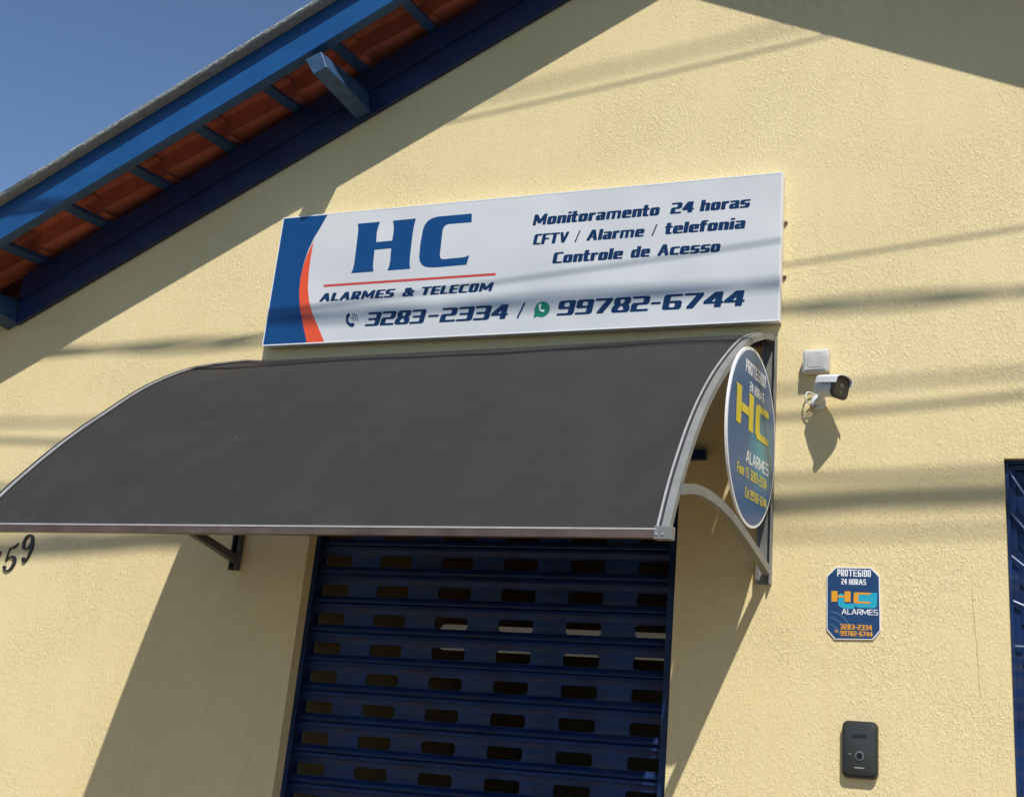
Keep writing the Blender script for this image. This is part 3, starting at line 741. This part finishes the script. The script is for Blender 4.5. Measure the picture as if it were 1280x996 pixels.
# brackets: wall plate + lower curved strut on each side, cross rail on the wall
STR = smooth_prof([(-1.105, 2.176), (-1.0, 2.196), (-.909, 2.203), (-.80, 2.203), (-.684, 2.194), (-.56, 2.176), (-.431, 2.148), (-.31, 2.118), (-.208, 2.092), (-.10, 2.062), (-.012, 2.036)], 40)
def strut(x0, x1, m):
    bm = bmesh.new(); rr = []
    for i, p in enumerate(STR):
        a = Vector(STR[max(i-1, 0)]); c = Vector(STR[min(i+1, len(STR)-1)]); t = (c-a).normalized(); nn = Vector((-t.y, t.x))*.016
        if nn.y < 0: nn = -nn
        q0, q1 = Vector(p)+nn, Vector(p)-nn
        rr.append([bm.verts.new((x0, q0.x, q0.y)), bm.verts.new((x1, q0.x, q0.y)), bm.verts.new((x1, q1.x, q1.y)), bm.verts.new((x0, q1.x, q1.y))])
    for i in range(len(rr)-1):
        for k in range(4): bm.faces.new((rr[i][k], rr[i][(k+1) % 4], rr[i+1][(k+1) % 4], rr[i+1][k]))
    bm.faces.new(rr[0]); bm.faces.new(list(reversed(rr[-1])))
    return fin('curved_strut', bm, m, awn, True)
strut(AXR+.010, AXR+.038, M['steel']); strut(-3.742, -3.712, M['steeldark'])
def plate_(x0, x1, m):
    bm = bmesh.new(); prism(bm, [(x0, -.001), (x1, -.001), (x1, -.034), (x1-.004, -.034), (x1-.004, -.006), (x0+.004, -.006), (x0+.004, -.034), (x0, -.034)], 'z', 1.990, 2.978)
    o = fin('wall_bracket', bm, m, awn)
    for z in (2.03, 2.52):
        bm = bmesh.new(); tube(bm, [((x0+x1)/2, -.006, z), ((x0+x1)/2, -.012, z)], .007, 6); fin('bolt', bm, M['steeldark'], o)
plate_(-1.262, -1.205, M['steel']); plate_(-3.748, -3.708, M['steeldark'])
bm = bmesh.new(); box(bm, -3.706, -1.264, -.030, -.001, 2.945, 2.972); fin('cross_rail', bm, M['steeldark'], awn)

# ------------------------------------------------------------------ round sign on the awning end
ov = empty('round_sign', (0, 0, 0))
tag(ov, 'round blue sign with yellow HC lettering fixed to the open right end of the awning', 'sign')
OX, OY, OZ, OR = -1.203, -0.340, 2.500, 0.337
def disc(bm, r, x0, x1, n=64):
    prism(bm, [(OY+r*math.cos(2*math.pi*i/n), OZ+r*math.sin(2*math.pi*i/n)) for i in range(n)], 'x', x0, x1)
bm = bmesh.new(); disc(bm, OR, OX-.010, OX-.001); fin('rim', bm, M['print_white'], ov)
bm = bmesh.new(); disc(bm, OR-.011, OX-.001, OX)
M['oval'] = oval_material('blue_print_with_teal_glow', (0.018, 0.085, 0.22), (0.015, 0.24, 0.32), (OX, OY+.12, OZ-.03), .20, None)
fin('face', bm, M['oval'], ov)
OP = Plane2((OX, .048, .011), (0, 1, 0), (0, 0, 1))
kw = dict(condensed=True, shear=0.0)
print_obj('lettering', lambda b: write(b, OP, 'PROTEGIDO', -.515, -.232, 2.712, .048, pw=.2, ph=.15, base_w=.58, **kw), M['print_white'], ov)
words('lettering', OP, [('24', -.455, -.408, 2.650, .036), ('HORAS', -.388, -.250, 2.650, .036)], M['print_white'], ov, pw=.2, ph=.16, base_w=.58, **kw)
def OHC(b):
    yh = 2.500
    w = .032
    for x in (-.590, -.425):
        poly(b, OP, [(x-w, yh), (x+w-.006, yh), (x+w, yh+.010), (x+w, yh+.142), (x-w-.012, yh+.142), (x-w, yh+.130)], .0012)
    poly(b, OP, [(-.556, yh+.052), (-.460, yh+.052), (-.460, yh+.084), (-.556, yh+.084)], .0013)
    write(b, OP, 'C', -.365, -.172, yh-.008, .134, pw=.32, ph=.2, shear=0, base_w=1.0, condensed=True, d=.0014)
print_obj('yellow_initials', OHC, M['print_yellow'], ov)
print_obj('lettering', lambda b: write(b, OP, 'ALARMES', -.473, -.155, 2.380, .046, pw=.16, ph=.12, base_w=.72, **kw), M['print_white'], ov)
words('phone_lettering', OP, [('Fone', -.585, -.494, 2.324, .038), ('15', -.472, -.432, 2.324, .038), ('3283-2334', -.410, -.178, 2.324, .038)], M['print_yellow'], ov, pw=.2, ph=.15, base_w=.58, low_w=.5, **kw)
print_obj('phone_lettering', lambda b: write(b, OP, 'Cel.99782-6744', -.473, -.170, 2.252, .036, pw=.2, ph=.15, base_w=.58, low_w=.5, **kw), M['print_yellow'], ov)
for (y, z) in ((OY, OZ+OR-.05), (OY-.20, OZ-.18), (OY+.22, OZ-.16)):
    bm = bmesh.new(); tube(bm, [(OX-.010, y, z), (AXR+.030 if y > -.5 else AXR+.036, y, z)], .006, 6); fin('spacer', bm, M['steel'], ov)

# ------------------------------------------------------------------ alarm plate
pl_ = empty('alarm_plate', (0, 0, 0)); tag(pl_, 'small navy cut-corner plate reading PROTEGIDO 24 HORAS on the yellow wall', 'plate')
PO = [(-.955, 2.061), (-.819, 2.062), (-.787, 2.031), (-.784, 1.834), (-.812, 1.801), (-.956, 1.797), (-.987, 1.831), (-.989, 2.028)]
cx_, cz_ = -.887, 1.93
bm = bmesh.new(); prism(bm, PO, 'y', -.006, -.001); fin('backing', bm, M['print_white'], pl_)
bm = bmesh.new(); prism(bm, [(cx_+(p[0]-cx_)*.965, cz_+(p[1]-cz_)*.975) for p in PO], 'y', -.0066, -.006); fin('face', bm, M['print_navy2'] if 'print_navy2' in M else mat('navy_print', (0.012, 0.05, 0.14), .4), pl_)
PP = Plane2((0, -.0066, 0), (1, 0, 0), (0, 0, 1))
print_obj('lettering', lambda b: write(b, PP, 'PROTEGIDO', -.948, -.820, 2.028, .026, pw=.22, ph=.15, base_w=.58, **kw), M['print_white'], pl_)
words('lettering', PP, [('24', -.932, -.911, 1.998, .021), ('HORAS', -.903, -.838, 1.998, .021)], M['print_white'], pl_, pw=.22, ph=.15, base_w=.58, **kw)
def teal(b):
    z0 = 1.914
    stroke(b, PP, [(-.932, 1.955), (-.932, 1.926, .012), (-.922, 1.919, .0085), (-.890, 1.919)], .0105, .0003, 10)
    poly(b, PP, [(-.868, z0), (-.806, z0), (-.797, 1.922), (-.796, 1.970), (-.884, 1.970), (-.884, 1.925)], .0004)
print_obj('teal_shape', teal, M['print_teal'], pl_)
def phc(b):
    for x in (-.959, -.909): poly(b, PP, [(x-.0105, 1.934), (x+.0125, 1.934), (x+.0125, 1.973), (x-.0105, 1.973)], .0007)
    poly(b, PP, [(-.95, 1.950), (-.917, 1.950), (-.917, 1.957), (-.95, 1.957)], .0008)
    write(b, PP, 'C', -.886, -.822, 1.930, .040, pw=.42, ph=.18, shear=.05, base_w=1.5, condensed=True, d=.0009)
print_obj('amber_initials', phc, M['print_amber'], pl_)
print_obj('lettering', lambda b: write(b, PP, 'ALARMES', -.930, -.794, 1.889, .020, pw=.15, ph=.13, base_w=.75, **kw), M['print_white'], pl_)
def arcs(b):
    for r in (.045, .070, .092):
        stroke(b, PP, [(-.982+r*math.cos(R(t)), 1.806+r*math.sin(R(t))*1.0) for t in range(12 if r < .06 else 28, 90, 8)], .0013, .0003, 6)
print_obj('signal_arcs', arcs, mat('pale_teal_print', (0.06, 0.22, 0.33), .4), pl_)
print_obj('phone_lettering', lambda b: write(b, PP, '3283-2334', -.935, -.816, 1.834, .019, pw=.26, ph=.17, base_w=.75, **kw), M['print_amber'], pl_)
print_obj('phone_lettering', lambda b: write(b, PP, '99782-6744', -.935, -.814, 1.811, .018, pw=.26, ph=.17, base_w=.75, **kw), M['print_amber'], pl_)
print_obj('phone_lettering', lambda b: write(b, PP, '15', -.957, -.943, 1.822, .010, pw=.2, ph=.15, base_w=.6, **kw), M['print_amber'], pl_)

# ------------------------------------------------------------------ junction box + security camera
jb = bmesh.new(); prism(jb, [(-1.0885, 2.8205), (-.9845, 2.8235), (-.9815, 2.9165), (-1.0865, 2.9135)], 'y', -.050, -.001)
jbo = fin('junction_box', jb, M['box_plastic'], None, bevel=.004)
tag(jbo, 'square off-white plastic junction box on the wall above the security camera', 'box')
bm = bmesh.new(); prism(bm, [(-1.081, 2.827), (-.991, 2.830), (-.988, 2.910), (-1.079, 2.907)], 'y', -.055, -.0495); fin('cover', bm, M['box_plastic'], jbo, bevel=.003)
bm = bmesh.new(); box(bm, -1.064, -1.006, -.0562, -.0548, 2.840, 2.897); fin('cover_panel', bm, M['box_plastic'], jbo, bevel=.002, seg=1)

sc = empty('security_camera', (0, 0, 0)); tag(sc, 'white bullet security camera with black square face on a wall mount', 'camera')
fc = Vector((-.912, -.140, 2.729)); fd = Vector((.80, -.56, -.17)).normalized()
sx = fd.cross(Vector((0, 0, 1))).normalized(); sz = sx.cross(fd).normalized()
roll = R(4); sx, sz = sx*math.cos(roll)+sz*math.sin(roll), sz*math.cos(roll)-sx*math.sin(roll)
def rr_pts(hw, hh, c, n=5):
    o = []
    for qx, qz, a0 in ((1, 1, 0), (-1, 1, 90), (-1, -1, 180), (1, -1, 270)):
        for i in range(n):
            a = R(a0+90*i/(n-1)); o.append((qx*(hw-c)+c*math.cos(a), qz*(hh-c)+c*math.sin(a)))
    return o
def loft(bm, secs):
    """secs: (distance along fd from face centre, hw, hh, corner, up shift)"""
    rings = []
    for d, hw, hh, c, up in secs:
        rings.append([bm.verts.new(fc + fd*d + sx*p[0] + sz*(p[1]+up)) for p in rr_pts(hw, hh, c)])
    n = len(rings[0])
    for i in range(len(rings)-1):
        for k in range(n): bm.faces.new((rings[i][k], rings[i][(k+1) % n], rings[i+1][(k+1) % n], rings[i+1][k]))
    bm.faces.new(rings[0]); bm.faces.new(list(reversed(rings[-1])))
bm = bmesh.new(); loft(bm, [(-.134, .014, .014, .0135, -.004), (-.128, .026, .026, .0255, -.004), (-.112, .0325, .0325, .032, -.004), (-.05, .034, .034, .032, -.003), (-.0135, .037, .037, .028, 0)])
fin('body', bm, M['white_plastic'], sc, True)
bm = bmesh.new(); loft(bm, [(-.0135, .0420, .0430, .024, 0), (-.004, .0440, .0450, .024, 0), (0.0, .0420, .0430, .022, 0)]); fin('face_bezel', bm, M['black_plastic'], sc, True)
bm = bmesh.new(); loft(bm, [(-.001, .036, .036, .020, 0), (.0012, .0355, .0355, .020, 0)]); fin('face_glass', bm, M['glass_black'], sc)
for (a, b, r) in ((0.0, .008, .0095), (0.0, -.018, .0065)):
    bm = bmesh.new(); c0 = fc+fd*.0012+sx*a+sz*b; tube(bm, [c0, c0+fd*.002], r, 18); fin('lens', bm, M['lens'], sc, True)
# sun shield: a shell over the top
bm = bmesh.new(); rows = []
for d in (-.112, -.06, .0, .014):
    w_ = .0425 if d > -.1 else .036; r = []
    for th in (0, .0025):
        for i in range(9):
            a = R(180*i/8); xx = (w_+th)*math.cos(a)*1.0; zz = .022+ (.026+th)*math.sin(a)**.75 if math.sin(a) > 1e-6 else .012
            r.append(bm.verts.new(fc+fd*d+sx*xx+sz*zz))
    rows.append(r)
for i in range(len(rows)-1):
    for k in range(8):
        bm.faces.new((rows[i][k], rows[i][k+1], rows[i+1][k+1], rows[i+1][k])); bm.faces.new((rows[i][9+k], rows[i+1][9+k], rows[i+1][10+k], rows[i][10+k]))
    bm.faces.new((rows[i][0], rows[i+1][0], rows[i+1][9], rows[i][9])); bm.faces.new((rows[i][8], rows[i][17], rows[i+1][17], rows[i+1][8]))
for e_ in (0, -1):
    for k in range(8): bm.faces.new((rows[e_][k], rows[e_][9+k], rows[e_][10+k], rows[e_][k+1]))
fin('sun_shield', bm, M['white_plastic'], sc, True)
back = fc-fd*.10
bm = bmesh.new(); tube(bm, [(-1.030, -.001, 2.706), (-1.030, -.010, 2.706), (-1.030, -.012, 2.706)], .03, 24, radii=[.031, .031, .026]); fin('mount_base', bm, M['white_plastic'], sc, True)
bm = bmesh.new(); tube(bm, [(-1.030, -.012, 2.706), (-1.020, -.035, 2.708), (-1.005, -.055, 2.716), tuple(back+Vector((0, 0, -.022)))], .013, 12, radii=[.017, .013, .014, .017]); fin('mount_arm', bm, M['white_plastic'], sc, True)
bm = bmesh.new(); tube(bm, smooth_prof([(-1.035, -.002, 2.735), (-1.070, -.020, 2.745), (-1.078, -.030, 2.722), (-1.068, -.040, 2.700), (-1.035, -.050, 2.690), tuple(back)], 30), .0032, 8); fin('cable', bm, M['box_plastic'], sc, True)
bm = bmesh.new(); tube(bm, smooth_prof([(-1.046, -.010, 2.700), (-1.062, -.014, 2.682), (-1.078, -.015, 2.664), (-1.062, -.018, 2.672), (-1.035, -.02, 2.690)], 20), .0022, 8); fin('cable', bm, M['warm_wire'], sc, True)

# ------------------------------------------------------------------ intercom
ic = empty('intercom', (0, 0, 0)); tag(ic, 'dark rectangular video intercom doorbell low on the right of the wall', 'intercom')
def rrect(x0, x1, z0, z1, c, n=6, bulge=0.0):
    o = []
    for cx, cz, a0 in ((x1-c, z1-c, 0), (x0+c, z1-c, 90), (x0+c, z0+c, 180), (x1-c, z0+c, 270)):
        for i in range(n):
            a = R(a0+90*i/(n-1)); o.append((cx+c*math.cos(a), cz+c*math.sin(a)))
    return o
bm = bmesh.new(); prism(bm, rrect(-.922, -.793, 1.320, 1.514, .022), 'y', -.024, -.001); fin('housing', bm, mat('brown_grey_plastic', (0.030, 0.027, 0.022), .45), ic, True, bevel=.003)
M['ic'] = mat('charcoal_satin_plastic', (0.026, 0.030, 0.027), .45, var=.1, vscale=20)
bm = bmesh.new(); prism(bm, rrect(-.9155, -.7995, 1.332, 1.504, .018), 'y', -.029, -.0235); fin('front_panel', bm, M['ic'], ic, True, bevel=.0025)
bm = bmesh.new(); tube(bm, [(-.857, -.0285, 1.397), (-.857, -.0325, 1.397)], .0165, 28); fin('camera_ring', bm, mat('grey_ring', (.13, .14, .14), .3), ic, True, bevel=.001, seg=1)
bm = bmesh.new(); tube(bm, [(-.857, -.032, 1.397), (-.857, -.0335, 1.397)], .011, 24); fin('lens', bm, M['glass_black'], ic)
bm = bmesh.new(); box(bm, -.883, -.831, -.0296, -.0288, 1.458, 1.470); fin('speaker_slot', bm, M['black_plastic'], ic)
PI_ = Plane2((0, -.029, 0), (1, 0, 0), (0, 0, 1))
print_obj('maker_mark', lambda b: stroke(b, PI_, [(-.874, 1.357), (-.842, 1.357)], .0022, .0004, 6), mat('pale_grey_print', (.30, .31, .30), .5), ic)
print_obj('indicator_mark', lambda b: stroke(b, PI_, [(-.895, 1.402), (-.889, 1.402)], .002, .0004, 6), mat('grey_print', (.2, .2, .2), .5), ic)

# ------------------------------------------------------------------ house numerals
def numeral(strokes, label, loc=(0, 0)):
    bm = bmesh.new(); n = 12; circ = [(math.cos(2*math.pi*i/n), math.sin(2*math.pi*i/n)) for i in range(n)]; kk = 0
    for s in strokes:
        s = [(p[0], p[1], p[2]*.88) for p in s]
        s2 = smooth_prof(s, len(s)*4) if len(s) > 2 else s
        for a, b in zip(s2[:-1], s2[1:]):
            hp = hull([(a[0]+c[0]*a[2], a[1]+c[1]*a[2]) for c in circ] + [(b[0]+c[0]*b[2], b[1]+c[1]*b[2]) for c in circ])
            prism(bm, [(p[0]+loc[0], p[1]+loc[1]) for p in hp], 'y', -.008-kk*2e-5, -.001-kk*1e-6); kk += 1
    o = fin('house_numeral', bm, M['iron'], None)
    tag(o, label, 'numeral', 'house numerals below the left end of the awning'); return o
t = .0028
numeral([[(-5.1094, 2.067, t), (-5.090, 2.071, .006), (-5.072, 2.080, .006), (-5.0595, 2.0932, .002)],
         [(-5.1068, 2.067, t), (-5.1117, 2.0395, t), (-5.1174, 2.0061, t)],
         [(-5.1174, 2.0061, t), (-5.1038, 2.022, t), (-5.0847, 2.0282, .005), (-5.068, 2.0235, .009), (-5.060, 2.011, .0105), (-5.060, 1.9937, .010), (-5.070, 1.9741, .007), (-5.0865, 1.9613, .004), (-5.104, 1.960, .004), (-5.1165, 1.970, .005)],
         [(-5.1165, 1.975, .010), (-5.1165, 1.976, .010)]],
        'black serif numeral 5 on the yellow wall, lower left of the numeral 9')
numeral([[(-4.9935, 2.1354, .004), (-5.0120, 2.1272, .007), (-5.0225, 2.1074, .009), (-5.0240, 2.0839, .008), (-5.0165, 2.0675, .005), (-5.0016, 2.0647, t), (-4.9869, 2.0767, t), (-4.9786, 2.0963, t), (-4.9771, 2.1199, .004)],
         [(-4.9935, 2.1354, .004), (-4.9790, 2.1277, .007), (-4.9715, 2.1082, .010), (-4.9690, 2.0848, .011), (-4.9700, 2.0575, .010), (-4.9765, 2.0302, .007), (-4.9870, 2.0113, .004), (-4.9972, 2.0040, .004), (-5.0064, 2.010, .005)],
         [(-5.0055, 2.017, .010), (-5.0050, 2.018, .010)]],
        'black serif numeral 9 on the yellow wall just under the awning edge')
numeral([[(-5.168, 2.045, .009), (-5.180, 1.985, .009), (-5.188, 1.930, .009)], [(-5.200, 2.018, t), (-5.182, 2.030, t), (-5.168, 2.048, .005)], [(-5.205, 1.925, t), (-5.170, 1.925, t)]],
        'black serif numeral 1 at the left margin, lowest of the house numerals')

# ------------------------------------------------------------------ overhead cables (behind the photographer, seen by their shadows)
def fitq(pts):
    # least squares quadratic z = a + b x + c x^2 through shadow points (small gaussian elimination)
    n = 3 if len(pts) > 2 else 2
    A = [[sum(p[0]**(i+j) for p in pts) for j in range(n)] + [sum(p[1]*p[0]**i for p in pts)] for i in range(n)]
    for i in range(n):
        pv = A[i][i]
        for j in range(i, n+1): A[i][j] /= pv
        for r in range(n):
            if r != i:
                f = A[r][i]
                for j in range(i, n+1): A[r][j] -= f*A[i][j]
    return [A[i][n] for i in range(n)] + [0]*(3-n)
def cable(pts, dist, r, label, strands=1, pitch=1.3, sep=.0, sag=None):
    q = fitq(pts)
    if sag is not None and len(pts) == 2: # add a little sag between x0 and x1
        q[2] = sag; x0, x1 = pts[0][0], pts[1][0]; q[1] -= sag*(x0+x1); q[0] += sag*x0*x1
    o = empty('overhead_cable', (0, 0, 0)) if strands > 1 else None
    for s in range(strands):
        bm = bmesh.new(); P = []
        n = 260 if strands > 1 else 60
        for i in range(n+1):
            X = -11+18*i/n
            z = q[0]+q[1]*X+q[2]*X*X; ph = 2*math.pi*X/pitch + s*2*math.pi/max(1, strands) + .5*math.sin(X*1.7)
            P.append((X-SUN.x*dist, -dist+sep*math.cos(ph), z-SUN.z*dist+sep*math.sin(ph)))
        tube(bm, P, r, 6)
        if strands > 1: fin('strand', bm, M['cable'], o, True)
        else: o = fin('overhead_cable', bm, M['cable'], None, True)
    return tag(o, label, 'cable', 'overhead cables above the street')
cable([(-2.658, 4.187), (-0.939, 4.381)], 1.3, .0045, 'thin black cable spanning high above the doorway, highest of the near wires', sag=.004)
cable([(-2.196, 4.330), (-1.311, 4.43)], 3.6, .008, 'black cable high over the pavement, topmost of the thicker wires', sag=.004)
cable([(-2.512, 3.198), (-1.816, 3.243), (-1.192, 3.306), (-.213, 3.393)], 1.25, .0045, 'thin black cable above the sign, lower of the two thin near wires')
cable([(-4.964, 3.082), (-3.784, 3.080), (-2.6, 3.088), (-1.199, 3.102), (-.687, 3.12), (-.223, 3.130)], 2.1, .010, 'thick twisted black cable pair over the pavement', strands=2, pitch=2.3, sep=.012)
cable([(-5.375, 2.715), (-5.044, 2.696), (-1.205, 2.763), (-0.236, 2.805)], 2.6, .008, 'black telephone cable over the pavement, just below the twisted pair')
cable([(-5.342, 2.606), (-4.999, 2.612), (-1.201, 2.637), (-0.783, 2.682), (-0.239, 2.713)], 1.8, .0085, 'black telephone cable over the pavement, second below the twisted pair')
cable([(-1.195, 2.400), (-0.331, 2.431)], 2.1, .009, 'black cable over the pavement, just above the thickest bundle', sag=.006)
cable([(-5.18, 2.072), (-4.67, 2.087), (-4.03, 2.13), (-1.193, 2.297), (-0.334, 2.342)], 2.4, .016, 'thickest black cable bundle over the pavement', strands=3, pitch=5.0, sep=.015)
cable([(-1.19, 2.179), (-0.339, 2.209)], 3.0, .0085, 'black cable over the pavement, lowest of all the wires', sag=.006)
